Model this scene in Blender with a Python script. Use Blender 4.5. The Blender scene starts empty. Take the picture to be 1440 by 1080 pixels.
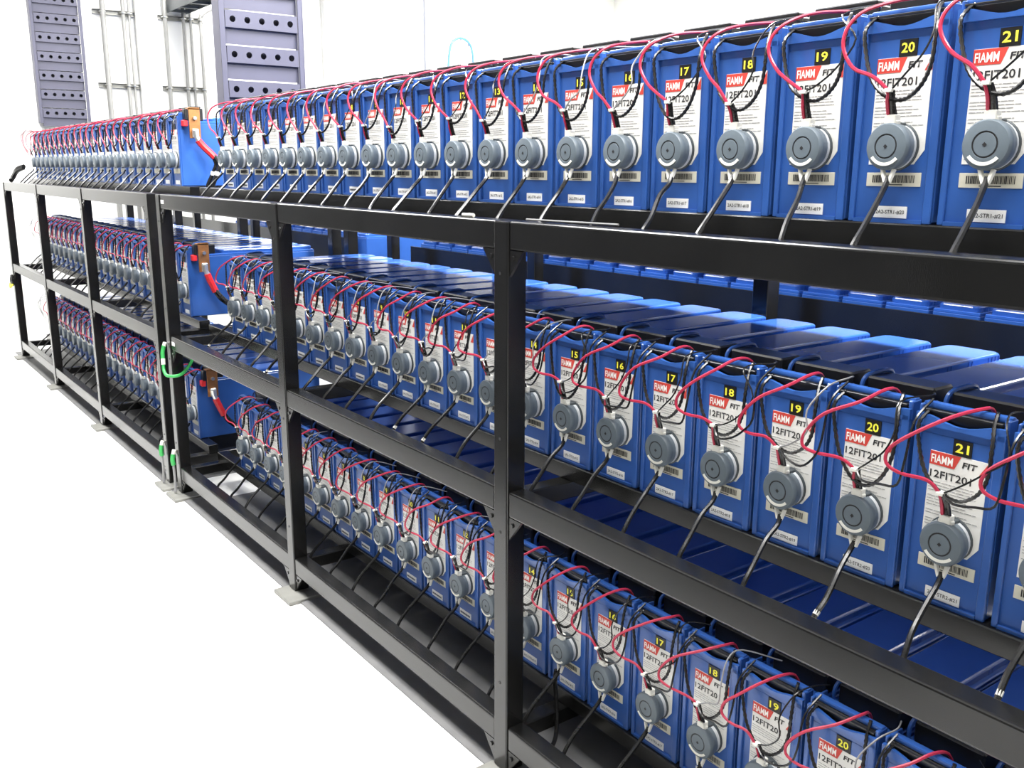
import bpy, bmesh, math, random
from mathutils import Vector, Matrix

random.seed(7)
S = bpy.context.scene
COL = S.collection

# ------------------------------------------------------------------ camera
FPX = 1317.2
cam_d = bpy.data.cameras.new('camera')
cam_d.sensor_fit = 'HORIZONTAL'; cam_d.sensor_width = 36.0
cam_d.lens = FPX / 1440.0 * 36.0
cam_d.clip_start = 0.02; cam_d.clip_end = 80
cam = bpy.data.objects.new('camera', cam_d); COL.objects.link(cam)
YAW, PITCH_, ROLL = 0.934567, -0.225036, 0.00423
_f = Vector((-math.sin(YAW)*math.cos(PITCH_), math.cos(YAW)*math.cos(PITCH_), math.sin(PITCH_)))
_r = _f.cross(Vector((0, 0, 1))).normalized(); _u = _r.cross(_f)
_r2 = _r*math.cos(ROLL) + _u*math.sin(ROLL); _u2 = -_r*math.sin(ROLL) + _u*math.cos(ROLL)
cam.matrix_world = Matrix(((_r2.x, _u2.x, -_f.x, 3.8843), (_r2.y, _u2.y, -_f.y, -1.0339),
                           (_r2.z, _u2.z, -_f.z, 1.2613), (0, 0, 0, 1)))
S.camera = cam

# ------------------------------------------------------------------ world and room lamps
W = bpy.data.worlds.new('room_ambient'); S.world = W; W.use_nodes = True
bg = W.node_tree.nodes['Background']
bg.inputs[0].default_value = (1.0, 0.99, 0.97, 1); bg.inputs[1].default_value = 0.28

def lamp(name, loc, sx, sy, power, col=(1, 0.985, 0.96)):
    l = bpy.data.lights.new(name, 'AREA'); l.shape = 'RECTANGLE'
    l.size = sx; l.size_y = sy; l.energy = power; l.color = col
    o = bpy.data.objects.new(name, l); o.location = loc; COL.objects.link(o)
    return o
for X, p in ((-3.0, 85), (-0.9, 115), (1.2, 145), (3.3, 120)):
    lamp('aisle_lamp', (X, -0.36, 3.02), 1.3, 0.75, p)
for X in (-3.0, -0.9, 1.2, 3.3):
    lamp('gap_lamp', (X, 1.5, 3.02), 1.3, 0.25, 80 if X < 0 else 250)
for X in (-2.6, 0.2, 3.0):
    lamp('rear_lamp', (X, 4.4, 3.02), 1.3, 0.5, 150)

S.view_settings.view_transform = 'Standard'
S.view_settings.look = 'None'
S.view_settings.gamma = 1.0
S.view_settings.use_curve_mapping = False
S.view_settings.exposure = 0.0

# ------------------------------------------------------------------ materials
MATS = {}
def mat(name, col, rough=0.5, metal=0.0, ior=1.45, var=0.0, scale=30.0, bump=0.0, bscale=200.0, trans=0.0, coat=0.0):
    m = bpy.data.materials.new(name); m.use_nodes = True
    nt = m.node_tree; b = nt.nodes['Principled BSDF']
    b.inputs['Base Color'].default_value = (*col, 1)
    b.inputs['Roughness'].default_value = rough
    b.inputs['Metallic'].default_value = metal
    b.inputs['IOR'].default_value = ior
    if coat: b.inputs['Coat Weight'].default_value = coat
    tc = nt.nodes.new('ShaderNodeTexCoord')
    if var:
        n = nt.nodes.new('ShaderNodeTexNoise'); n.inputs['Scale'].default_value = scale
        n.inputs['Detail'].default_value = 4
        r = nt.nodes.new('ShaderNodeValToRGB')
        r.color_ramp.elements[0].position = 0.3; r.color_ramp.elements[1].position = 0.7
        r.color_ramp.elements[0].color = (*[c*(1-var) for c in col], 1)
        r.color_ramp.elements[1].color = (*[min(1, c*(1+var)) for c in col], 1)
        nt.links.new(tc.outputs['Object'], n.inputs['Vector'])
        nt.links.new(n.outputs['Fac'], r.inputs['Fac'])
        nt.links.new(r.outputs['Color'], b.inputs['Base Color'])
    if bump:
        n2 = nt.nodes.new('ShaderNodeTexNoise'); n2.inputs['Scale'].default_value = bscale
        bp = nt.nodes.new('ShaderNodeBump'); bp.inputs['Strength'].default_value = bump
        bp.inputs['Distance'].default_value = 0.001
        nt.links.new(tc.outputs['Object'], n2.inputs['Vector'])
        nt.links.new(n2.outputs['Fac'], bp.inputs['Height'])
        nt.links.new(bp.outputs['Normal'], b.inputs['Normal'])
    MATS[name] = m
    return m
mat('floor_white', (0.82, 0.82, 0.80), 0.30, var=0.03, scale=1.5)
mat('wall_white', (0.84, 0.84, 0.81), 0.7, var=0.015, scale=2.0)
mat('ceiling_white', (0.8, 0.8, 0.78), 0.8, var=0.02, scale=2.0)
mat('mat_grey', (0.15, 0.15, 0.15), 0.55, var=0.12, scale=12, bump=0.2, bscale=300)
mat('rack_black', (0.008, 0.008, 0.0078), 0.22, ior=1.48, var=0.25, scale=9, bump=0.05, bscale=600)
mat('foot_metal', (0.24, 0.24, 0.22), 0.45, metal=0.3, var=0.1, scale=25)
mat('bolt_metal', (0.55, 0.55, 0.52), 0.3, metal=0.9, var=0.1, scale=80)
mat('blue_plastic', (0.028, 0.098, 0.35), 0.28, ior=1.55, var=0.06, scale=14, bump=0.04, bscale=500)
mat('blue_lid', (0.034, 0.115, 0.42), 0.16, ior=1.5, var=0.05, scale=14)
mat('black_plastic', (0.014, 0.014, 0.014), 0.32, var=0.2, scale=40)
mat('label_white', (0.74, 0.735, 0.70), 0.45, var=0.02, scale=40)
mat('sticker_white', (0.84, 0.84, 0.82), 0.5, var=0.01, scale=40)
mat('sticker_beige', (0.60, 0.58, 0.48), 0.5, var=0.04, scale=40)
mat('sticker_black', (0.008, 0.008, 0.007), 0.4, var=0.1, scale=40)
mat('ink_black', (0.02, 0.02, 0.022), 0.5, var=0.1, scale=60)
mat('ink_grey', (0.30, 0.30, 0.30), 0.5, var=0.25, scale=400)
mat('ink_yellow', (0.85, 0.80, 0.06), 0.5, var=0.03, scale=60)
mat('ink_white', (0.86, 0.84, 0.80), 0.5, var=0.02, scale=60)
mat('label_red', (0.58, 0.055, 0.04), 0.45, var=0.06, scale=50)
mat('sensor_grey', (0.125, 0.155, 0.18), 0.42, var=0.06, scale=60, bump=0.05, bscale=900)
mat('sensor_dark', (0.045, 0.055, 0.062), 0.45, var=0.1, scale=60)
mat('sensor_band', (0.55, 0.57, 0.58), 0.4, var=0.04, scale=60)
mat('white_plastic', (0.78, 0.77, 0.70), 0.4, var=0.03, scale=60)
mat('red_wire', (0.44, 0.026, 0.065), 0.38, var=0.06, scale=60)
mat('black_wire', (0.012, 0.012, 0.012), 0.22, var=0.2, scale=60)
mat('grey_wire', (0.25, 0.25, 0.25), 0.35, var=0.1, scale=60)
mat('copper', (0.50, 0.22, 0.08), 0.35, metal=0.75, var=0.15, scale=40)
mat('lug_metal', (0.72, 0.72, 0.68), 0.28, metal=0.8, var=0.06, scale=60)
mat('red_boot', (0.62, 0.025, 0.03), 0.38, var=0.06, scale=60)
mat('green_wire', (0.05, 0.42, 0.10), 0.4, var=0.15, scale=60)
mat('yellow_wire', (0.75, 0.66, 0.08), 0.4, var=0.1, scale=60)
mat('tray_grey', (0.068, 0.068, 0.10), 0.4, metal=0.1, var=0.05, scale=10)
mat('tray_dark', (0.05, 0.05, 0.06), 0.6, var=0.1, scale=10)
mat('conduit_steel', (0.23, 0.23, 0.22), 0.4, metal=0.15, var=0.05, scale=20)
mat('trunk_white', (0.42, 0.42, 0.41), 0.5, var=0.02, scale=20)
mat('beam_dark', (0.07, 0.08, 0.085), 0.4, var=0.1, scale=20)
mat('cabinet_dark', (0.035, 0.036, 0.04), 0.5, var=0.1, scale=6)
mat('blue_cable', (0.08, 0.22, 0.55), 0.4, var=0.1, scale=30)

# ------------------------------------------------------------------ mesh helpers
def box(bm, x0, x1, y0, y1, z0, z1, bev=0.0, seg=1):
    vs = [bm.verts.new(p) for p in ((x0,y0,z0),(x1,y0,z0),(x1,y1,z0),(x0,y1,z0),
                                    (x0,y0,z1),(x1,y0,z1),(x1,y1,z1),(x0,y1,z1))]
    fs = [bm.faces.new([vs[i] for i in q]) for q in
          ((0,3,2,1),(4,5,6,7),(0,1,5,4),(1,2,6,5),(2,3,7,6),(3,0,4,7))]
    if bev > 0:
        es = list({e for f in fs for e in f.edges})
        bmesh.ops.bevel(bm, geom=es, offset=bev, segments=seg, affect='EDGES', profile=0.5)

def round_box(bm, x0, x1, y0, y1, z0, z1, rad, seg=4, top=0.004):
    """box with rounded vertical corners and a small top bevel"""
    pts = []
    for cx, cy, a0 in ((x1-rad, y1-rad, 0), (x0+rad, y1-rad, 90), (x0+rad, y0+rad, 180), (x1-rad, y0+rad, 270)):
        for k in range(seg+1):
            a = math.radians(a0 + 90*k/seg)
            pts.append((cx + rad*math.cos(a), cy + rad*math.sin(a)))
    mx, my = (x0+x1)/2, (y0+y1)/2
    def ring(ins, z):
        out = []
        for x, y in pts:
            out.append(bm.verts.new((x - math.copysign(min(ins, abs(x-mx)), x-mx), y - math.copysign(min(ins, abs(y-my)), y-my), z)))
        return out
    rings = [ring(0, z0), ring(0, z1-top), ring(top*0.35, z1-top*0.35), ring(top, z1)]
    n = len(pts)
    for a, b in zip(rings, rings[1:]):
        for i in range(n):
            bm.faces.new((a[i], a[(i+1) % n], b[(i+1) % n], b[i]))
    bm.faces.new(rings[-1]); bm.faces.new(list(reversed(rings[0])))

def prism(bm, poly, axis, a, b):
    """extrude a 2-D polygon along an axis ('x','y','z') from a to b"""
    def P(u, v, w):
        return {'x': (w, u, v), 'y': (u, w, v), 'z': (u, v, w)}[axis]
    A = [bm.verts.new(P(u, v, a)) for u, v in poly]; B = [bm.verts.new(P(u, v, b)) for u, v in poly]
    n = len(poly)
    for i in range(n): bm.faces.new((A[i], A[(i+1) % n], B[(i+1) % n], B[i]))
    bm.faces.new(list(reversed(A))); bm.faces.new(B)
    bmesh.ops.recalc_face_normals(bm, faces=bm.faces)

def lathe_y(bm, prof, cx, cz, n=24, close0=True, close1=True):
    """revolve (radius, y) profile around a Y-directed axis at (cx, cz)"""
    rings = []
    for r, y in prof:
        rings.append([bm.verts.new((cx + r*math.cos(2*math.pi*k/n), y, cz + r*math.sin(2*math.pi*k/n))) for k in range(n)])
    for a, b in zip(rings, rings[1:]):
        for k in range(n): bm.faces.new((a[k], a[(k+1) % n], b[(k+1) % n], b[k]))
    if close0: bm.faces.new(rings[0])
    if close1: bm.faces.new(rings[-1])
    bmesh.ops.recalc_face_normals(bm, faces=bm.faces)

def catmull(pts, sub=4):
    P = [Vector(p) for p in pts]; out = []
    for i in range(len(P)-1):
        p0 = P[max(i-1, 0)]; p1 = P[i]; p2 = P[i+1]; p3 = P[min(i+2, len(P)-1)]
        for k in range(sub):
            t = k/sub
            out.append(0.5*((2*p1) + (p2-p0)*t + (2*p0-5*p1+4*p2-p3)*t*t + (3*p1-p0-3*p2+p3)*t**3))
    out.append(P[-1]); return out

def tube(bm, pts, r, sides=6, sub=4, ripple=0.0):
    c = catmull(pts, sub) if sub > 1 else [Vector(p) for p in pts]
    up = Vector((0.13, 0.21, 0.97)); rings = []
    for i, p in enumerate(c):
        t = (c[min(i+1, len(c)-1)] - c[max(i-1, 0)]).normalized()
        if abs(t.dot(up)) > 0.96: up = Vector((1, 0.1, 0)) if abs(t.x) < 0.8 else Vector((0, 1, 0.1))
        n = (up - t*up.dot(t)).normalized(); b = t.cross(n); up = n
        rr = r*(1 + (ripple if i % 2 else -ripple))
        rings.append([bm.verts.new(p + rr*(math.cos(2*math.pi*k/sides)*n + math.sin(2*math.pi*k/sides)*b)) for k in range(sides)])
    for a, b in zip(rings, rings[1:]):
        for k in range(sides): bm.faces.new((a[k], a[(k+1) % sides], b[(k+1) % sides], b[k]))
    bm.faces.new(list(reversed(rings[0]))); bm.faces.new(rings[-1])

def mesh(name, bm, m, smooth=False):
    me = bpy.data.meshes.new(name)
    bmesh.ops.recalc_face_normals(bm, faces=bm.faces)
    bm.to_mesh(me); bm.free()
    me.materials.append(MATS[m])
    if smooth:
        for p in me.polygons: p.use_smooth = True
        try: me.set_sharp_from_angle(angle=math.radians(40))
        except Exception: pass
    return me

def build(name, m, fn, smooth=False):
    bm = bmesh.new(); fn(bm); return mesh(name, bm, m, smooth)

def link(name, me, parent=None, loc=None):
    o = bpy.data.objects.new(name, me); COL.objects.link(o)
    if parent is not None: o.parent = parent
    if loc is not None: o.location = loc
    return o

def tag(o, label, cat, group=None):
    o['label'] = label; o['category'] = cat
    if group: o['group'] = group
    return o

def thing(name, label, cat, loc=(0, 0, 0), rz=0.0, group=None):
    o = bpy.data.objects.new(name, None); COL.objects.link(o)
    o.empty_display_size = 0.02
    o.location = loc; o.rotation_euler = (0, 0, rz)
    return tag(o, label, cat, group)

def structure(name, bm, m):
    o = link(name, mesh(name, bm, m)); o['kind'] = 'structure'; return o

def text_mesh(body, x0, x1, z0, z1, y, m, bold=0.0, shear=0.0):
    """lettering laid on a front face (plane y), stretched into the given rectangle"""
    cu = bpy.data.curves.new('lettering', 'FONT'); cu.body = body; cu.resolution_u = 2
    cu.offset = bold; cu.shear = shear
    ob = bpy.data.objects.new('lettering_source', cu)
    me = bpy.data.meshes.new_from_object(ob)
    bpy.data.objects.remove(ob); bpy.data.curves.remove(cu)
    us = [v.co.x for v in me.vertices]; vs = [v.co.y for v in me.vertices]
    a, b, c, d = min(us), max(us), min(vs), max(vs)
    for v in me.vertices:
        u, w = v.co.x, v.co.y
        v.co = (x0 + (u-a)/(b-a)*(x1-x0), y, z0 + (w-c)/(d-c)*(z1-z0))
    me.materials.clear(); me.materials.append(MATS[m]); me.name = 'lettering'
    return me

ORD = ['', 'first', 'second', 'third', 'fourth', 'fifth', 'sixth', 'seventh', 'eighth', 'ninth', 'tenth', 'eleventh',
       'twelfth', 'thirteenth', 'fourteenth', 'fifteenth', 'sixteenth', 'seventeenth', 'eighteenth', 'nineteenth',
       'twentieth', 'twenty-first', 'twenty-second', 'twenty-third', 'twenty-fourth']

WORD = ['', 'one', 'two', 'three', 'four', 'five', 'six', 'seven', 'eight', 'nine', 'ten', 'eleven', 'twelve', 'thirteen', 'fourteen',
        'fifteen', 'sixteen', 'seventeen', 'eighteen', 'nineteen', 'twenty', 'twenty-one']

# ------------------------------------------------------------------ key dimensions (metres)
PITCH = 0.135
XA = 0.3663                       # left edge of battery n of the near rack is XA + n*PITCH
YB = 0.173                        # battery fronts
RT = {1: 1.1685, 2: 0.6416, 3: 0.1200}     # rail tops: top, middle, bottom shelf
RH = 0.054
ZB = {1: 1.1913, 2: 0.6645, 3: 0.1428}     # battery bottoms
SHELF = {1: 'top', 2: 'middle', 3: 'bottom'}
BAY = 1.0842
PW = 0.045
POST_A = [0.2556 + BAY*k for k in range(4)]
POST_B = [0.1020 - BAY*k for k in range(4)]
XW = -4.09

# ------------------------------------------------------------------ room shell
bm = bmesh.new(); box(bm, XW-0.1, 9, -6, 6.3, -0.1, 0.0); structure('floor', bm, 'floor_white')
bm = bmesh.new(); box(bm, XW-0.1, XW, -6, 6.3, 0.0, 3.2); structure('wall_left', bm, 'wall_white')
bm = bmesh.new(); box(bm, XW, 9, 6.2, 6.3, 0.0, 3.2); structure('wall_back', bm, 'wall_white')
bm = bmesh.new(); box(bm, XW-0.1, 9, -6, 6.3, 3.1, 3.2); structure('ceiling', bm, 'ceiling_white')

# grey containment mats under the racks
def matpad(label, x0, x1, y0, y1):
    bm = bmesh.new(); box(bm, x0, x1, y0, y1, 0.0, 0.004, 0.001)
    tag(link('containment_mat', mesh('containment_mat', bm, 'mat_grey')), label, 'mat')
matpad('dark grey floor mat under the near battery rack', 0.42, 4.6, 0.122, 1.0)
matpad('dark grey floor mat under the far battery rack', -3.35, 0.135, 0.122, 1.0)
matpad('long grey mat strip along the front feet of both racks', -3.35, 4.6, -0.01, 0.12)

# unseen cabinets added across the aisle and behind the rear rack, to darken reflections
def cabinet(label, x, y, w, d, h, face):
    t = thing('added_cabinet', label, 'cabinet', (x, y, 0.0), 0, 'unseen cabinets added for dark reflections')
    link('body', build('body', 'cabinet_dark', lambda b: box(b, 0, w, 0, d, 0.0, h, 0.006)), t)
    y0, y1 = (d, d+0.018) if face > 0 else (-0.018, 0)
    dr = link('door', build('door', 'cabinet_dark', lambda b: box(b, 0.015, w-0.015, y0, y1, 0.08, h-0.03, 0.004)), t)
    link('handle', build('handle', 'bolt_metal', lambda b: box(b, w-0.07, w-0.045, y1 if face > 0 else y0-0.02, y1+0.02 if face > 0 else y0, h*0.5, h*0.5+0.14, 0.004)), dr)
for k in range(7):
    cabinet('unseen dark grey cabinet added for reflections across the aisle, %s from the end wall' % ORD[k+1], -2.98+k*0.82, -1.77, 0.80, 0.80, 1.75, 1)
for k in range(8):
    cabinet('unseen dark grey cabinet added for reflections behind the rear rack, %s from the end wall' % ORD[k+1], -2.84+k*0.82, 2.75, 0.80, 0.60, 1.30, -1)

# ------------------------------------------------------------------ racks
def rack(label, posts, y0, y1, levels, front=True, tags=()):
    """posts: x of each upright's left edge; y0 / y1 front faces of front and back uprights"""
    posts = sorted(posts)
    r = thing('battery_rack', label, 'rack', (posts[0], y0, 0.0))
    ox, oy = posts[0], y0
    top = max(RT[l] for l in levels)
    post_me = build('post', 'rack_black', lambda b: box(b, 0, PW, 0, PW, 0.012, top-0.001, 0.003, 2))
    foot_me = build('foot_plate', 'foot_metal', lambda b: box(b, -0.012, 0.105, -0.045, 0.075, 0.0, 0.012, 0.002))
    bolt_me = build('bolt', 'rack_black', lambda b: lathe_y(b, [(0.0045, -0.003), (0.005, 0.0), (0.005, 0.001)], 0, 0, 8))
    hole_me = build('bolt_hole', 'ink_black', lambda b: lathe_y(b, [(0.0035, -0.0006), (0.0035, 0.0)], 0, 0, 8))
    def gus(sx, sz):
        def f(b): prism(b, [(0, 0), (sx*0.042, 0), (0, sz*0.05)], 'y', 0.004, 0.010)
        return build('gusset', 'rack_black', f)
    gus_me = {(sx, sz): gus(sx, sz) for sx in (-1, 1) for sz in (-1, 1)}
    cross_me = build('cross_member', 'rack_black', lambda b: box(b, 0.003, PW-0.003, PW, y1-y0, -0.050, -0.012, 0.003))
    for i, x in enumerate(posts):
        for yy in (y0, y1):
            link('post', post_me, r, (x-ox, yy-oy, 0))
            f = link('foot_plate', foot_me, r, (x-ox, yy-oy, 0))
        if front:
            for z in (0.215, 0.55, 0.745, 1.07):
                link('bolt_hole', hole_me, r, (x-ox+0.022, -0.0003, z))
        for l in levels:
            link('cross_member', cross_me, r, (x-ox, 0, RT[l]))
            if front:
                for sx in (-1, 1):
                    if (sx < 0 and i == 0) or (sx > 0 and i == len(posts)-1): continue
                    g = link('gusset', gus_me[(sx, -1)], r, (x-ox + (PW if sx > 0 else 0), 0, RT[l]-RH))
                    link('bolt', bolt_me, g, (sx*0.013, 0.004, -0.014))
    # rails, one piece for each bay
    for a, b_ in zip(posts, posts[1:]):
        L = b_ - a - PW
        me = build('rail', 'rack_black', lambda b: box(b, 0, L, 0.003, PW, -RH, 0.0, 0.0045, 3))
        for l in levels:
            link('rail', me, r, (a+PW-ox, 0, RT[l]))
            if l == 3: link('rail', me, r, (a+PW-ox, y1-y0-0.003, RT[l]))
    # support beams that carry the batteries
    x0, x1 = posts[0], posts[-1]+PW
    beam_me = build('support_beam', 'rack_black', lambda b: (box(b, 0, x1-x0, 0, 0.042, -0.012, 0.0226, 0.002, 1)))
    for l in levels:
        for yy in (0.166, 0.66):
            link('support_beam', beam_me, r, (0, yy, RT[l]))
    if not front:
        link('guard_panel', build('guard_panel', 'rack_black', lambda b: box(b, 0, x1-x0, 0.128, 0.134, 0.03, 0.262, 0.001)), r, (0, 0, RT[2]))
    for (lev, x) in tags:
        t = link('rail_tag', build('rail_tag', 'sticker_white', lambda b: box(b, 0, 0.032, 0.0015, 0.0032, 0.012, 0.026)), r,
                 (x-ox, 0, RT[lev]-RH+0.008))
    return r
rack('black steel battery rack with numbered batteries, nearest on the right', POST_A, 0.0, 0.76, (1, 2, 3), tags=((1, 0.315), (2, 0.315)))
rack('black steel battery rack at the far left end', POST_B, 0.0, 0.76, (1, 2, 3))
rack('black steel battery rack seen through gaps behind the near rack', [p-0.28 for p in POST_A], 1.12, 1.86, (1, 2), front=False)
rack('black steel battery rack seen through gaps behind the far rack', [p-0.75 for p in POST_B], 1.12, 1.86, (1, 2), front=False)

# ------------------------------------------------------------------ battery meshes (origin at front-left-bottom corner)
BWD, BDP = 0.125, 0.556
def m_case(b):
    box(b, 0.0, BWD, 0.005, BDP, 0.0, 0.246, 0.003)
    box(b, 0.0, 0.0085, 0.0, 0.006, 0.0, 0.262, 0.0012)
    box(b, 0.113, BWD, 0.0, 0.006, 0.0, 0.262, 0.0012)
    box(b, 0.0085, 0.113, 0.0, 0.006, 0.0, 0.005)
    wave = [(0.0, 0.254), (BWD, 0.254)]
    for k in range(13):
        t = 1 - k/12
        wave.append((BWD*t, 0.2705 - 0.0110*math.sin(math.pi*min(1, max(0, (t-0.04)/0.92)))**2))
    prism(b, wave, 'y', 0.0, 0.0065)
    box(b, 0.0, BWD, 0.0055, 0.0105, 0.24, 0.2555)
    box(b, 0.118, BWD, 0.0065, 0.03, 0.24, 0.2815, 0.0015)
    box(b, 0.0, 0.005, 0.0065, 0.03, 0.24, 0.2815, 0.0015)
ME_CASE = build('case', 'blue_plastic', m_case)
ME_RIM = build('rim_bar', 'blue_plastic', lambda b: (box(b, 0.001, 0.124, 0.014, 0.027, 0.2755, 0.2845, 0.0025, 2), box(b, 0.0, 0.0035, 0.027, 0.05, 0.24, 0.279, 0.001)), True)
def m_tcover(b):
    box(b, 0.0055, 0.1175, 0.0110, 0.026, 0.246, 0.2755, 0.002)
    box(b, 0.0055, 0.1175, 0.004, 0.0095, 0.2735, 0.2765, 0.0006)
ME_TCOVER = build('terminal_cover', 'black_plastic', m_tcover)
def m_lid(b):
    box(b, 0.001, 0.124, 0.03, BDP-0.001, 0.244, 0.2535, 0.002)
    round_box(b, 0.010, 0.115, 0.14, BDP-0.006, 0.2535, 0.268, 0.014, 4, 0.004)
    for yy in (0.36, 0.372, 0.43, 0.442, 0.50, 0.512, 0.524, 0.536):
        box(b, 0.1142, 0.1158, yy, yy+0.003, 0.2535, 0.2635)
        box(b, 0.0092, 0.0108, yy, yy+0.003, 0.2535, 0.2635)
ME_LID = build('lid', 'blue_lid', m_lid)
def m_strip(b):
    box(b, 0.012, 0.122, 0.066, 0.118, 0.2535, 0.291, 0.003)
ME_STRIP = build('terminal_strip', 'black_plastic', m_strip)
ME_STRIP_TOP = build('terminal_strip', 'black_plastic', lambda b: (box(b, 0.004, 0.122, 0.050, 0.105, 0.2535, 0.302, 0.003), box(b, 0.010, 0.116, 0.056, 0.099, 0.302, 0.309, 0.002)))
ME_HANDLE = build('handle', 'blue_plastic', lambda b: tube(b, [(0.008, 0.062, 0.2535), (0.008, 0.060, 0.275), (0.009, 0.068, 0.289), (0.012, 0.09, 0.2935), (0.016, 0.125, 0.2925), (0.018, 0.135, 0.265)], 0.0035, 6, 3), True)

# label sheet with its print
def m_sheet(b):
    prism(b, [(0.0245, 0.220), (0.1055, 0.220), (0.1055, 0.098), (0.0915, 0.079), (0.0235, 0.079)], 'y', 0.0042, 0.0054)
ME_SHEET = build('label_sheet', 'label_white', m_sheet)
def m_red(b):
    prism(b, [(0.0245, 0.2195), (0.068, 0.2195), (0.060, 0.2005), (0.0243, 0.2005)], 'y', 0.0038, 0.0044)
ME_CORNER = build('red_corner', 'label_red', lambda b: prism(b, [(0.1055, 0.2195), (0.1055, 0.2005), (0.0945, 0.2005)], 'y', 0.0038, 0.0044))
ME_RED = build('red_header', 'label_red', m_red)
ME_LOGO = text_mesh('FIAMM', 0.0265, 0.0575, 0.2035, 0.2155, 0.0035, 'ink_white', 0.018)
ME_FIT = text_mesh('FIT', 0.0705, 0.0915, 0.2050, 0.2135, 0.0038, 'ink_black', 0.03, 0.12)
ME_MODEL = text_mesh('12FIT201', 0.0265, 0.0855, 0.1825, 0.1935, 0.0038, 'ink_black', 0.016)
def m_print(b):
    rr = random.Random(3)
    z = 0.176
    while z > 0.083:
        if rr.random() < 0.2: z -= 0.004
        x = 0.0262
        L = rr.uniform(0.052, 0.074)
        if z < 0.10: L = min(L, 0.055)
        end = x + L
        while x < end:
            w = rr.uniform(0.004, 0.012)
            box(b, x, min(x+w, end), 0.0039, 0.0043, z, z+0.0009)
            x += w + 0.0012
        z -= 0.0042
ME_PRINT = build('fine_print', 'ink_grey', m_print)
ME_NUMST = build('number_sticker', 'sticker_black', lambda b: box(b, 0.0555, 0.0815, 0.0036, 0.0056, 0.2205, 0.2425))
ME_NUM = {n: text_mesh(str(n), 0.0590 if n > 9 else 0.064, 0.0780 if n > 9 else 0.073, 0.2250, 0.2382, 0.0032, 'ink_yellow', 0.02) for n in range(1, 25)}
ME_BARST = build('barcode_sticker', 'sticker_beige', lambda b: box(b, 0.0225, 0.1045, 0.0040, 0.0056, 0.0495, 0.0680, 0.0003))
def m_bars(b):
    rr = random.Random(5); x = 0.032
    while x < 0.095:
        w = rr.choice((0.0006, 0.0010, 0.0016)); box(b, x, x+w, 0.0036, 0.0041, 0.0545, 0.0645); x += w + rr.choice((0.0007, 0.0012))
    box(b, 0.05, 0.078, 0.0036, 0.0041, 0.0512, 0.0524)
ME_BARS = build('bars', 'ink_black', m_bars)
ME_IDST = build('id_sticker', 'sticker_white', lambda b: box(b, 0.038, 0.0885, 0.0038, 0.0056, 0.0065, 0.0225))
ME_ID = {}
for l in (1, 2, 3):
    for n in range(1, 25):
        if l == 3 and n < 13: continue
        if n < 9: continue
        ME_ID[(l, n)] = text_mesh('2A2-STR%d-#%d' % (l, n), 0.0415, 0.0850, 0.0115, 0.0175, 0.0035, 'ink_black', 0.01)
ME_IDLINE = build('lettering', 'ink_black', lambda b: [box(b, 0.0415+k*0.0055, 0.0415+k*0.0055+0.0038, 0.0034, 0.0039, 0.0120, 0.0165) for k in range(8)])

def battery(label, x, y, z, detail, n=0, level=1, rz=0.0, group=None):
    t = thing('battery', label, 'battery', (x, y, z), rz, group)
    for nm, me in (('case', ME_CASE), ('lid', ME_LID), ('terminal_cover', ME_TCOVER), ('terminal_strip', ME_STRIP_TOP if level == 1 and detail else ME_STRIP), ('rim_bar', ME_RIM), ('handle', ME_HANDLE)):
        link(nm, me, t)
    if detail >= 1:
        s = link('label_sheet', ME_SHEET, t); s['label'] = 'white printed label with red header'
        link('red_header', ME_RED, s); link('red_corner', ME_CORNER, s)
        link('lettering', ME_LOGO, s); link('lettering', ME_MODEL, s); link('fine_print', ME_PRINT, s)
        b = link('barcode_sticker', ME_BARST, t); b['label'] = 'beige barcode sticker'
        i = link('id_sticker', ME_IDST, t); i['label'] = 'small white identification sticker'
        q = link('number_sticker', ME_NUMST, t); q['label'] = 'black sticker with yellow number'
        if detail >= 2:
            link('lettering', ME_FIT, s)
            link('bars', ME_BARS, b)
            link('numeral', ME_NUM[n], q)
            link('lettering', ME_ID.get((level, n), ME_IDLINE), i)
    return t

# ------------------------------------------------------------------ sensor meshes (same origin as the battery)
SX, SZ = 0.0695, 0.1025
BX = 0.0655
def m_base(b): lathe_y(b, [(0.0322, 0.0045), (0.0322, 0.0005), (0.031, -0.0005), (0.027, -0.0005)], BX, SZ, 28)
ME_SBASE = build('base_ring', 'sensor_dark', m_base, True)
ME_SBAND = build('side_band', 'sensor_band', lambda b: lathe_y(b, [(0.0300, -0.0005), (0.0300, -0.0150)], BX+0.001, SZ, 28), True)
ME_SBODY = build('body', 'sensor_grey', lambda b: lathe_y(b, [(0.0303, -0.0085), (0.0303, -0.0180)], BX+0.0025, SZ, 28), True)
ME_SNECK = build('neck', 'sensor_dark', lambda b: [box(b, BX-0.010, BX+0.013, -0.0185, 0.0, SZ+0.020, SZ+0.0312, 0.001)])
ME_SCAP = build('cap', 'sensor_grey', lambda b: lathe_y(b, [(0.0300, -0.0165), (0.0312, -0.0185), (0.0312, -0.0265), (0.0290, -0.0295), (0.0235, -0.0306),
        (0.0168, -0.0310), (0.0163, -0.0298), (0.0147, -0.0298), (0.0142, -0.0310), (0.004, -0.0313)], SX, SZ, 32), True)
ME_SGROOVE = build('groove_ring', 'ink_black', lambda b: lathe_y(b, [(0.0166, -0.0297), (0.0166, -0.0304), (0.0144, -0.0304), (0.0144, -0.0297)], SX, SZ, 32, False, False), True)
def m_diamond(b): prism(b, [(SX-0.0030, SZ), (SX, SZ+0.003), (SX+0.0030, SZ), (SX, SZ-0.003)], 'y', -0.0317, -0.0312)
ME_SMARK = build('centre_mark', 'ink_black', m_diamond)
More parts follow.
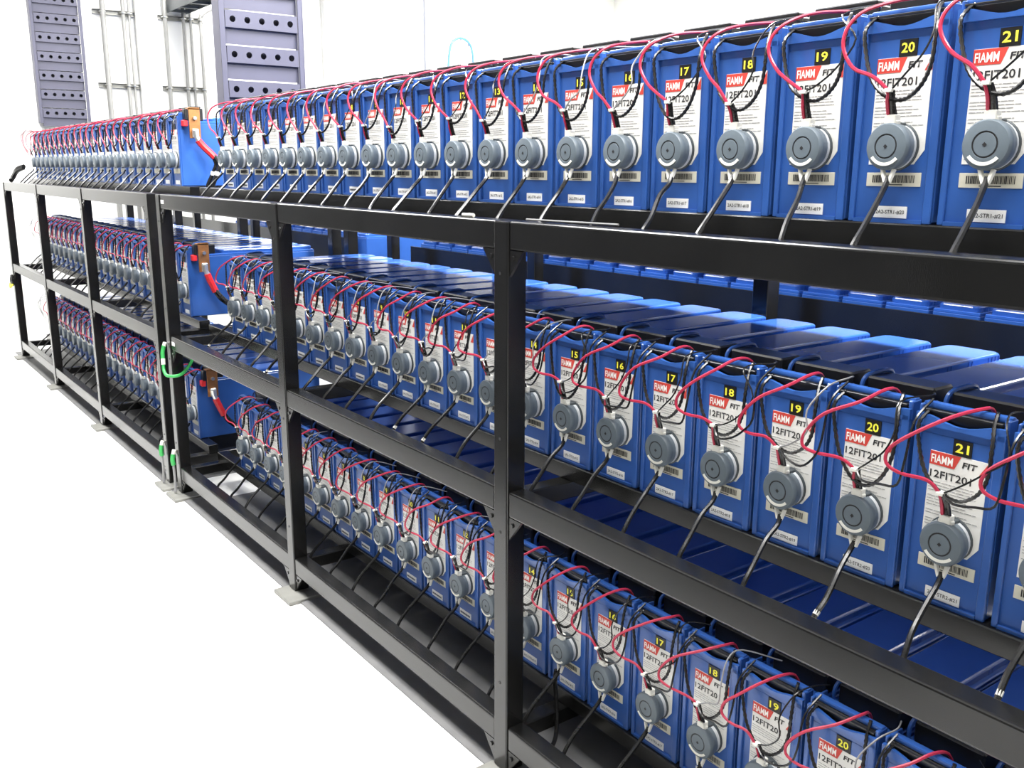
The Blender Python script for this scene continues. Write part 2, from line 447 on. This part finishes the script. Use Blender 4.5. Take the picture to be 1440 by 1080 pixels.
def m_arc(b):
    outer = []; inner = []
    for k in range(13):
        a = math.radians(216 + 102*k/12)
        outer.append((SX + 0.0255*math.cos(a), SZ + 0.0255*math.sin(a)))
        inner.append((SX + 0.0213*math.cos(a), SZ + 0.0213*math.sin(a)))
    for k in range(12):
        prism(b, [outer[k], outer[k+1], inner[k+1], inner[k]], 'y', -0.0315, -0.0300)
ME_SARC = build('arc_mark', 'white_plastic', m_arc)
def m_conn(b):
    box(b, SX-0.0075, SX+0.0085, -0.027, -0.014, SZ+0.029, SZ+0.0415, 0.0012)
    box(b, SX-0.0095, SX+0.0105, -0.025, -0.016, SZ+0.026, SZ+0.034, 0.001)
ME_SCONN = build('connector', 'white_plastic', m_conn)
def m_plug(dx):
    def f(b): tube(b, [(SX+0.002+dx*0.0085, -0.022, SZ-0.030), (SX+0.003+dx*0.006, -0.024, SZ-0.038), (SX+0.004+dx*0.0025, -0.026, SZ-0.047)], 0.0036, 6, 2)
    return f
ME_SPLUG = [build('plug', 'white_plastic', m_plug(d), True) for d in (-1, 1)]

NV = 7
ME_TIP = []
ME_CABLE, ME_CABLE2, ME_REDW, ME_REDW2, ME_LOOP, ME_LEAD, ME_TIE, ME_TAIL, ME_LINK = [], [], [], [], [], [], [], [], []
for k in range(NV):
    q = random.Random(100+k); J = lambda s: q.uniform(-s, s)
    for arr, ex0, js in ((ME_CABLE, 0.100, 0.014), (ME_CABLE2, 0.078, 0.012)):
        ex = ex0 + J(js); s0 = 0.074
        cab = [(s0, -0.024, 0.062), (s0+0.1*(ex-s0)+J(.003), -0.034, 0.048), (s0+0.4*(ex-s0)+J(.003), -0.060, 0.026+J(.003)), (s0+0.75*(ex-s0)+J(.003), -0.094, -0.003+J(.003)), (ex, -0.118, -0.026), (ex, -0.125, -0.042)]
        if arr is ME_CABLE2:
            pa, pb = Vector(cab[3]), Vector(cab[4]); tip = [pa.lerp(pb, 0.55), pa.lerp(pb, 0.78), pb]
            ME_TIP.append(build('cable_tip', 'white_plastic', lambda b: tube(b, tip[1:], 0.0045, 7, 2), True))
        arr.append(build('cable', 'black_wire', lambda b: tube(b, cab, 0.0042, 7, 4), True))
    ex2 = 0.09+J(0.02)
    # tie
    tx, tz = 0.068+J(.004), 0.176+J(.006)
    ME_TIE.append(build('wire_tie', 'white_plastic', lambda b: box(b, tx-0.005, tx+0.005, -0.039, -0.027, tz-0.0025, tz+0.0025, 0.0008)))
    ME_TAIL.append(build('wire_pair', 'black_wire', lambda b: (tube(b, [(0.070, -0.023, 0.144), (0.071, -0.029, 0.160), (tx+0.001, -0.033, tz)], 0.0030, 6, 3),
                   tube(b, [(0.075, -0.023, 0.144), (0.074, -0.028, 0.160), (tx+0.004, -0.031, tz)], 0.0026, 6, 3)), True))
    # red wire that swings left and up over the rim
    a, h = J(.012), J(.012)
    red = [(0.0655, -0.024, 0.143), (0.0665, -0.031, 0.160), (tx-0.003, -0.034, tz), (0.046, -0.038, 0.197+h*.4), (0.022+a, -0.040, 0.216+h), (0.005+a, -0.041, 0.243+h*.8),
           (0.008+a, -0.036, 0.266+h*.4), (0.024+a, -0.020, 0.283), (0.050+J(.01), 0.016, 0.2945+J(.003)), (0.080+J(.01), 0.060, 0.2965), (0.110+J(.01), 0.10, 0.2955)]
    ME_REDW.append(build('red_wire', 'red_wire', lambda b: tube(b, red, 0.0026, 6, 4), True))
    red2 = [(0.0655, -0.024, 0.143), (0.0665, -0.031, 0.160), (tx-0.003, -0.034, tz), (0.046, -0.038, 0.190+h*.4), (0.012+a, -0.042, 0.191+h*.6), (-0.010+a, -0.043, 0.201+h),
            (-0.008+a, -0.041, 0.222+h), (0.018+a, -0.034, 0.246), (0.055+J(.008), -0.014, 0.272+J(.004)), (0.078+J(.01), 0.012, 0.289), (0.088+J(.006), 0.036, 0.284), (0.092, 0.046, 0.252)]
    ME_REDW2.append(build('red_wire', 'red_wire', lambda b: tube(b, red2, 0.0026, 6, 4), True))
    # black corrugated loop hanging over the label
    d = J(.012)
    lp = [(0.016, 0.010, 0.276), (0.012, -0.012, 0.258), (0.020, -0.018, 0.225), (0.036, -0.024, 0.190+d*.4), (0.062, -0.030, 0.166+d), (0.088, -0.030, 0.160+d), (0.108, -0.026, 0.176+d*.6), (0.117, -0.020, 0.205), (0.116, -0.014, 0.245), (0.108, 0.002, 0.272), (0.104, 0.016, 0.288)]
    ME_LOOP.append(build('black_loop', 'black_wire', lambda b: tube(b, lp, 0.0027, 6, 8, 0.17), True))
    lk = [(tx+0.003, -0.036, tz), (0.088, -0.042, tz-0.012+J(.006)), (0.118, -0.044, tz-0.010+J(.008)), (0.142, -0.044, tz+0.004+J(.01)), (0.150+J(.004), -0.038, 0.215+J(.01)), (0.146, -0.022, 0.262), (0.150, 0.014, 0.289)]
    ME_LINK.append(build('link_lead', 'black_wire', lambda b: tube(b, lk, 0.0019, 5, 4), True))
    ld = [(tx+0.004, -0.034, tz+0.002), (0.095, -0.040, 0.190+J(.01)), (0.118+J(.01), -0.042, 0.212+J(.01)), (0.128+J(.02), -0.034, 0.245), (0.120+J(.02), -0.012, 0.282), (0.128+J(.02), 0.02, 0.292), (0.15+J(.03), 0.05, 0.289)]
    ME_LEAD.append(build('thin_lead', 'grey_wire' if k % 3 == 0 else 'black_wire', lambda b: tube(b, ld, 0.0014, 5, 4), True))

def sensor(label, x, y, z, level, detail, group=None):
    t = thing('monitoring_sensor', label, 'sensor', (x, y, z), 0, group)
    k = random.randrange(NV); kc = random.randrange(NV)
    parts = [('base_ring', ME_SBASE), ('side_band', ME_SBAND), ('body', ME_SBODY), ('cap', ME_SCAP), ('connector', ME_SCONN), ('cable', (ME_CABLE if level == 1 else ME_CABLE2)[kc]),
             ('red_wire', (ME_REDW if level == 1 else ME_REDW2)[k]), ('black_loop', ME_LOOP[random.randrange(NV)]), ('wire_pair', ME_TAIL[k])]
    if detail >= 1: parts += [('neck', ME_SNECK), ('plug', ME_SPLUG[0]), ('plug', ME_SPLUG[1]), ('wire_tie', ME_TIE[k]), ('thin_lead', ME_LEAD[k])]
    if detail >= 1 and level > 1: parts.append(('link_lead', ME_LINK[k]))
    if detail >= 1 and level == 2 and kc % 2: parts.append(('cable_tip', ME_TIP[kc]))
    cap = None
    for nm, me in parts:
        o = link(nm, me, t)
        if nm == 'cap': cap = o
    if detail >= 1:
        link('groove_ring', ME_SGROOVE, cap); link('arc_mark', ME_SARC, cap)
        link('centre_mark', ME_SMARK, cap)
    return t

NLAST = {1: 22, 2: 23, 3: 23}
for l in (1, 2, 3):
    for n in range(1, NLAST[l]+1):
        x = XA + n*PITCH
        g = 'batteries on the %s shelf of the near rack' % SHELF[l]
        if n <= 21: bl = 'blue battery with yellow number %s on the %s shelf of the near rack' % (WORD[n], SHELF[l])
        else: bl = 'blue battery at the right photo edge, %s after number twenty-one, %s shelf' % (ORD[n-21], SHELF[l])
        battery(bl, x, YB, ZB[l], 2, n, l, 0, g)
        if n <= 21: sl = 'round grey sensor and its wires on battery number %s, %s shelf of near rack' % (WORD[n], SHELF[l])
        else: sl = 'round grey sensor at the right photo edge, %s after battery twenty-one, %s shelf' % (ORD[n-21], SHELF[l])
        sensor(sl, x, YB, ZB[l], l, 1, 'sensors on the %s shelf of the near rack' % SHELF[l])
NB = 22
for l in (1, 2, 3):
    for k in range(NB):
        x = -0.097 - k*0.1347
        battery('blue battery on the far rack %s shelf, %s from its right end' % (SHELF[l], ORD[k+1]), x, YB, ZB[l], 1, 0, l, 0,
                'batteries on the %s shelf of the far rack' % SHELF[l])
        sensor('round grey sensor on the far rack %s shelf, %s from its right end' % (SHELF[l], ORD[k+1]), x, YB, ZB[l], l, 0,
               'sensors on the %s shelf of the far rack' % SHELF[l])
# back-to-back rack: batteries turned away, rear ends show; unseen top shelf added to darken lid reflections
for l in (2, 1):
    for k in range(22):
        x = 0.03 + k*PITCH
        battery('blue battery turned away behind the near rack, %s shelf, %s from the gap' % (SHELF[l], ORD[k+1]), x+BWD, 1.27+BDP, ZB[l], 0, 0, l, math.pi,
                'batteries on the rear rack behind the near rack')
    for k in range(14):
        x = -0.51 - k*PITCH
        battery('blue battery turned away behind the far rack, %s shelf, %s from the gap' % (SHELF[l], ORD[k+1]), x, 1.27+BDP, ZB[l], 0, 0, l, math.pi,
                'batteries on the rear rack behind the far rack')

# ------------------------------------------------------------------ end terminals in the gap between the racks
for l in (1, 2, 3):
    z = ZB[l]
    t = thing('copper_terminal', 'copper terminal bar with bolts at far rack end, %s shelf' % SHELF[l], 'terminal', (0.03, YB, z), 0, 'copper terminals in the gap')
    link('bar', build('bar', 'copper', lambda b: (box(b, 0.030, 0.036, 0.034, 0.078, 0.185, 0.302, 0.001), box(b, 0.0, 0.036, 0.034, 0.078, 0.294, 0.300, 0.001))), t)
    link('bracket', build('bracket', 'black_plastic', lambda b: box(b, 0.0, 0.030, 0.020, 0.034, 0.255, 0.296, 0.002)), t)
    link('insulator', build('insulator', 'red_boot', lambda b: box(b, 0.0, 0.028, 0.012, 0.032, 0.230, 0.254, 0.003)), t)
    bolt = build('bolt', 'bolt_metal', lambda b: tube(b, [(0.034, 0, 0), (0.040, 0, 0), (0.046, 0, 0)], 0.008, 6, 1))
    for yy, zz in ((0.056, 0.262), (0.056, 0.205)):
        link('bolt', bolt, t, (0, yy, zz))
    c = thing('terminal_cable', 'black cable pair with red boot and silver lug, gap end of %s shelf' % SHELF[l], 'cable', (0.07, YB, z), 0, 'terminal cables in the gap')
    dy = 0.055
    link('lug', build('lug', 'lug_metal', lambda b: (tube(b, [(0.010, dy-0.004, 0.215), (0.010, dy, 0.19), (0.012, dy+0.008, 0.172)], 0.010, 8, 2), box(b, 0.002, 0.008, dy-0.014, dy+0.012, 0.188, 0.222, 0.003))), c)
    if l == 1:
        boot = [(0.012, dy+0.004, 0.178), (0.014, dy+0.022, 0.155), (0.020, dy+0.048, 0.128), (0.024, dy+0.062, 0.112)]
        cb = [[(0.022, dy+0.056, 0.118), (0.026, dy+0.066, 0.085), (0.022, dy+0.050, 0.045), (0.016, dy+0.030, 0.0), (0.010, dy+0.02, -0.06)],
              [(0.026, dy+0.06, 0.118), (0.045, dy+0.072, 0.085), (0.044, dy+0.058, 0.045), (0.040, dy+0.040, 0.0), (0.036, dy+0.03, -0.06)]]
    else:
        boot = [(0.012, dy+0.004, 0.178), (0.013, dy+0.012, 0.155), (0.016, dy+0.024, 0.125), (0.018, dy+0.032, 0.105)]
        cb = [[(0.017, dy+0.028, 0.112), (0.024, dy+0.05, 0.075), (0.04, dy+0.10, 0.03), (0.05, dy+0.14, -0.03)],
              [(0.020, dy+0.030, 0.112), (0.040, dy+0.06, 0.07), (0.07, dy+0.12, 0.02), (0.08, dy+0.16, -0.03)]]
    link('boot', build('boot', 'red_boot', lambda b: tube(b, boot, 0.0135, 8, 3), True), c)
    for p in cb: link('cable', build('cable', 'black_wire', lambda b: tube(b, p, 0.0095, 8, 4), True), c)
    if l == 1:
        for p in cb: link('cable_tie', build('cable_tie', 'white_plastic', lambda b: tube(b, [Vector(p[2])+Vector((0, 0.004, 0.012)), Vector(p[2])+Vector((0, 0, -0.004))], 0.0108, 8, 1)), c)

# ------------------------------------------------------------------ green earth wires at the post pair
def wire_thing(name, label, segs, cat='wire'):
    t = thing(name, label, cat, segs[0][2][0])
    o = Vector(segs[0][2][0])
    for nm, m, pts, r in segs:
        link(nm, build(nm, m, lambda b: tube(b, [Vector(p)-o for p in pts], r, 7, 4), True), t)
    return t
xa = POST_A[0]
wire_thing('earth_wire', 'green and white earth wire looped from the near rack post under middle rail', [
    ('lug', 'white_plastic', [(xa+0.006, -0.008, 0.612), (xa+0.004, -0.012, 0.598)], 0.007),
    ('sleeve', 'green_wire', [(xa+0.004, -0.012, 0.600), (xa+0.002, -0.018, 0.575), (xa+0.006, -0.020, 0.550)], 0.0075),
    ('tape', 'white_plastic', [(xa+0.006, -0.020, 0.550), (xa+0.012, -0.022, 0.528)], 0.008),
    ('lead', 'green_wire', [(xa+0.012, -0.022, 0.530), (xa+0.022, -0.024, 0.505), (xa+0.05, -0.018, 0.490), (xa+0.085, 0.02, 0.497), (xa+0.09, 0.06, 0.54), (xa+0.09, 0.07, 0.575)], 0.006)])
for x, nm in ((POST_B[0]+0.012, 'far rack end post'), (POST_A[0]+0.010, 'near rack end post')):
    wire_thing('earth_wire', 'short green sleeved earth wire at the foot of the %s' % nm, [
        ('lug', 'white_plastic', [(x, -0.006, 0.185), (x, -0.012, 0.165)], 0.008),
        ('sleeve', 'green_wire', [(x, -0.012, 0.168), (x+0.002, -0.016, 0.145), (x+0.003, -0.014, 0.125)], 0.0085),
        ('lead', 'grey_wire', [(x+0.003, -0.014, 0.128), (x+0.008, -0.014, 0.08), (x+0.012, -0.016, 0.04), (x+0.016, -0.018, 0.016)], 0.005)])
x3 = POST_B[3]
def ring_pts(cx, cy, cz, r, n=16, ax='y'):
    return [(cx + r*math.cos(2*math.pi*k/n), cy, cz + r*math.sin(2*math.pi*k/n)) for k in range(n+1)]
wire_thing('cable_coil', 'small black coil with yellow band on the end post of far rack', [
    ('coil', 'black_wire', ring_pts(x3+0.05, -0.012, 0.53, 0.030), 0.010),
    ('band', 'yellow_wire', [(x3+0.010, -0.02, 0.505), (x3+0.03, -0.026, 0.488), (x3+0.06, -0.026, 0.486), (x3+0.09, -0.02, 0.505)], 0.007)], 'coil')
for i, (lv, label) in enumerate(((2, 'thin black wires dangling past the left end of the far rack middle shelf'), (3, 'thin black wires dangling past the left end of the far rack bottom shelf'))):
    z = ZB[lv]; x = -2.93; t = thing('loose_wires', label, 'wire', (x, YB, z))
    for k in range(3):
        a = 0.05*k
        link('lead', build('lead', 'grey_wire', lambda b: tube(b, [(0.02, 0.02, 0.285), (-0.08-a, -0.02, 0.29-a*.5), (-0.17-a, -0.03, 0.24-a*.3), (-0.15-a*.6, -0.03, 0.17), (-0.05, -0.02, 0.15-a*.4), (0.03, -0.01, 0.16)], 0.0018, 5, 4), True), t)
t = thing('loose_wires', 'pale loose wires arching past the left end of far rack top shelf', 'wire', (-2.93, YB, ZB[1]))
for k in range(4):
    a = 0.03*k
    link('lead', build('lead', 'red_wire' if k % 2 else 'grey_wire', lambda b: tube(b, [(0.05, 0.01, 0.292), (-0.05-a, -0.02, 0.31-a*.2), (-0.13-a, -0.03, 0.27), (-0.13-a*.5, -0.03, 0.21), (-0.05, -0.02, 0.17-a*.3), (0.06, -0.03, 0.16)], 0.002, 5, 4), True), t)
# black cable coil at the left end of the top shelf
wire_thing('cable_bundle', 'black cable bundle curling onto the rail at far rack left end', [
    ('cable', 'black_wire', [(-2.90, 0.10, RT[1]+0.10), (-2.95, 0.07, RT[1]+0.085), (-2.99, 0.05, RT[1]+0.04), (-2.97, 0.03, RT[1]+0.012)], 0.014),
    ('cable', 'black_wire', [(-2.86, 0.09, RT[1]+0.09), (-2.91, 0.06, RT[1]+0.07), (-2.95, 0.04, RT[1]+0.03), (-2.93, 0.02, RT[1]+0.012)], 0.013)], 'cable')
wire_thing('loose_plug', 'loose white twin plug on black cable lying over the bottom rail', [
    ('plug', 'white_plastic', [(2.485, 0.10, 0.040), (2.49, 0.072, 0.040), (2.492, 0.045, 0.045)], 0.0045),
    ('plug', 'white_plastic', [(2.497, 0.10, 0.040), (2.504, 0.072, 0.038), (2.508, 0.045, 0.042)], 0.0045),
    ('cable', 'black_wire', [(2.491, 0.10, 0.040), (2.480, 0.125, 0.055), (2.465, 0.14, 0.10), (2.455, 0.142, 0.17), (2.455, 0.145, 0.20)], 0.005)], 'plug')
# white clip and grey lead on the top rail beside the third post
wire_thing('loose_lead', 'white clip and grey lead lying on the top rail near third post', [
    ('lead', 'grey_wire', [(2.50, 0.02, RT[1]+0.004), (2.60, 0.03, RT[1]+0.004), (2.72, 0.045, RT[1]+0.004)], 0.0018),
    ('clip', 'white_plastic', [(2.29, 0.02, RT[1]+0.004), (2.325, 0.022, RT[1]+0.004)], 0.004)], 'wire')

# ------------------------------------------------------------------ vertical perforated cable trays
def tray(label, x, y0, zlo, zhi):
    t = thing('cable_tray', label, 'cable tray', (x, y0, zlo))
    Wd, D = 0.355, 0.075
    H = zhi - zlo
    for s in (0, 1):
        yy = 0 if s == 0 else Wd-0.022
        link('side_rail', build('side_rail', 'tray_grey', lambda b: (box(b, -D, 0.004, yy if s == 0 else Wd-0.003, (yy+0.003) if s == 0 else Wd, 0, H), box(b, -0.001, 0.003, yy, yy+0.022, 0, H, 0.001))), t)
    def rung(b):
        # holed band
        n, hw, hh, r = 5, (Wd-0.05)/5, 0.062, 0.0125
        for i in range(n):
            cy = 0.025 + hw*(i+0.5); cz = 0.055
            outer = []; inner = []
            for k in range(16):
                a = 2*math.pi*k/16 + math.pi/16
                ca, sa = math.cos(a), math.sin(a)
                m_ = max(abs(ca)/(hw/2), abs(sa)/(hh/2))
                outer.append((cy+ca/m_, cz+sa/m_)); inner.append((cy+r*ca, cz+r*sa))
            for cyx, czx in ((cy-hw/2, cz-hh/2), (cy+hw/2, cz-hh/2), (cy+hw/2, cz+hh/2), (cy-hw/2, cz+hh/2)):
                j = min(range(16), key=lambda q: (outer[q][0]-cyx)**2+(outer[q][1]-czx)**2); outer[j] = (cyx, czx)
            O = [b.verts.new((0.0, y, z)) for y, z in outer]; I = [b.verts.new((0.0, y, z)) for y, z in inner]; I2 = [b.verts.new((-0.006, y, z)) for y, z in inner]
            for k in range(16):
                k2 = (k+1) % 16
                b.faces.new((O[k], O[k2], I[k2], I[k])); b.faces.new((I[k], I[k2], I2[k2], I2[k]))
        # folded edges and plain band
        box(b, -0.022, 0.0, 0.022, Wd-0.022, 0.0225, 0.0242)
        box(b, -0.022, 0.0, 0.022, Wd-0.022, 0.0858, 0.0875)
        box(b, -0.020, -0.016, 0.022, Wd-0.022, -0.0395, 0.0225)
    me = build('rung', 'tray_grey', rung)
    back = build('back_strip', 'tray_dark', lambda b: box(b, -0.05, -0.045, 0.022, Wd-0.022, 0.020, 0.090))
    z = 0.02
    while z + 0.1 < H:
        g = link('rung', me, t, (0, 0, z)); link('back_strip', back, g)
        z += 0.134
    return t
tray('grey perforated vertical cable tray at the far end wall', -4.0, 0.428, 1.583, 2.95)
tray('grey perforated vertical cable tray above the gap between racks', 0.03, 0.365, 1.50, 2.95)

# ------------------------------------------------------------------ end wall fittings
def pipe(label, y, r, z0=0.3, z1=3.05, pts=None, m='conduit_steel'):
    p = pts or [(XW+r+0.03, y, z0), (XW+r+0.03, y, (z0+z1)/2), (XW+r+0.03, y, z1)]
    o = Vector(p[0])
    tag(link('conduit', build('conduit', m, lambda b: tube(b, [Vector(q)-o for q in p], r, 10, 4 if pts else 1), True), None, o), label, 'conduit', 'conduits on the end wall')
pipe('thick conduit nearest the far cable tray on end wall', 0.945, 0.020)
pipe('second conduit to the right of far cable tray', 1.095, 0.014)
pipe('third thin conduit right of far cable tray', 1.140, 0.010)
pipe('thick left conduit of the middle wall group', 1.410, 0.016)
pipe('second conduit of the middle wall group', 1.555, 0.013)
pipe('third conduit of the middle wall group', 1.612, 0.011)
pipe('conduit with bent top at right of the middle wall group', 1.690, 0.013,
     pts=[(XW+0.045, 1.69, 0.3), (XW+0.045, 1.69, 1.6), (XW+0.045, 1.69, 2.38), (XW+0.045, 1.70, 2.45), (XW+0.045, 1.76, 2.50), (XW+0.045, 1.86, 2.53), (XW+0.045, 2.05, 2.55)])
for y, lab in ((2.80, 'white vertical trunking right of the near cable tray'), (1.225, 'white vertical trunking between the two conduit groups')):
    bm = bmesh.new(); box(bm, 0, 0.05, -0.04, 0.04, 0, 2.9, 0.004)
    box(bm, 0.05, 0.053, -0.030, 0.030, 0, 2.9)
    tag(link('trunking', mesh('trunking', bm, 'trunk_white'), None, (XW, y, 0.15)), lab, 'trunking')
for i, (y, lab) in enumerate(((4.11, 'left'), (4.20, 'middle'), (4.29, 'right'))):
    pipe('%s of three thin pale rods on the wall above battery twelve' % lab, y, 0.008, 0.3, 3.05, m='trunk_white')
for x, lab in ((-1.02, 'left'), (-0.92, 'right')):
    pipe('%s of two thin pale rods on the back wall above battery seventeen' % lab, 0, 0.008, pts=[(x, 6.16, 0.3), (x, 6.16, 1.6), (x, 6.16, 3.05)], m='trunk_white')
for ya, yb in ((0.88, 1.20), (1.365, 1.72)):
    for z, w in ((2.42, 'upper'), (1.885, 'lower')):
        t = thing('strut_channel', '%s strut channel holding the %s conduit group' % (w, 'first' if ya < 1 else 'middle'), 'strut', (XW, ya, z), 0, 'strut channels on the end wall')
        L = yb-ya
        link('channel', build('channel', 'foot_metal', lambda b: (box(b, 0, 0.028, 0, L, -0.018, -0.014), box(b, 0, 0.028, 0, L, 0.014, 0.018), box(b, 0, 0.004, 0, L, -0.014, 0.014))), t)
        for yy in ((0.945, 1.095, 1.14) if ya < 1 else (1.41, 1.555, 1.612, 1.69)):
            link('clamp', build('clamp', 'bolt_metal', lambda b: tube(b, [(0.028, -0.022, 0), (0.055, -0.018, 0), (0.064, 0, 0), (0.055, 0.018, 0), (0.028, 0.022, 0)], 0.006, 5, 2)), t, (0, yy-ya, 0))
bm = bmesh.new(); box(bm, 0, 1.9, 0, 0.16, 0.085, 0.1, 0.002); box(bm, 0, 1.9, 0, 0.012, 0, 0.085); box(bm, 0, 1.9, 0.148, 0.16, 0, 0.085)
for k in range(8): box(bm, 0.05+k*0.24, 0.08+k*0.24, 0.012, 0.148, 0.0, 0.02)
tag(link('overhead_tray', mesh('overhead_tray', bm, 'beam_dark'), None, (XW+0.02, 1.435, 2.46)), 'dark overhead channel above the middle conduit group', 'cable tray')
wire_thing('blue_cable', 'blue cable loop hanging beside the three thin rods', [
    ('loop', 'blue_cable', [(XW+0.06, 4.05, 1.8), (XW+0.06, 4.04, 2.2), (XW+0.06, 4.07, 2.40), (XW+0.06, 4.13, 2.47), (XW+0.06, 4.22, 2.48), (XW+0.06, 4.30, 2.42), (XW+0.06, 4.33, 2.25), (XW+0.06, 4.33, 1.8)], 0.011)], 'cable')
# white lines in the gap of the rear rack
for k, (x, w) in enumerate(((-0.20, 'left'), (-0.155, 'right'))):
    bm = bmesh.new(); tube(bm, [(0, 0, 0), (0, 0, 1.0), (0, 0, 2.2)], 0.008, 8, 1)
    tag(link('white_conduit', mesh('white_conduit', bm, 'trunk_white', True), None, (x, 1.45, 0.0)), '%s thin white upright in the gap of the rear rack' % w, 'conduit')
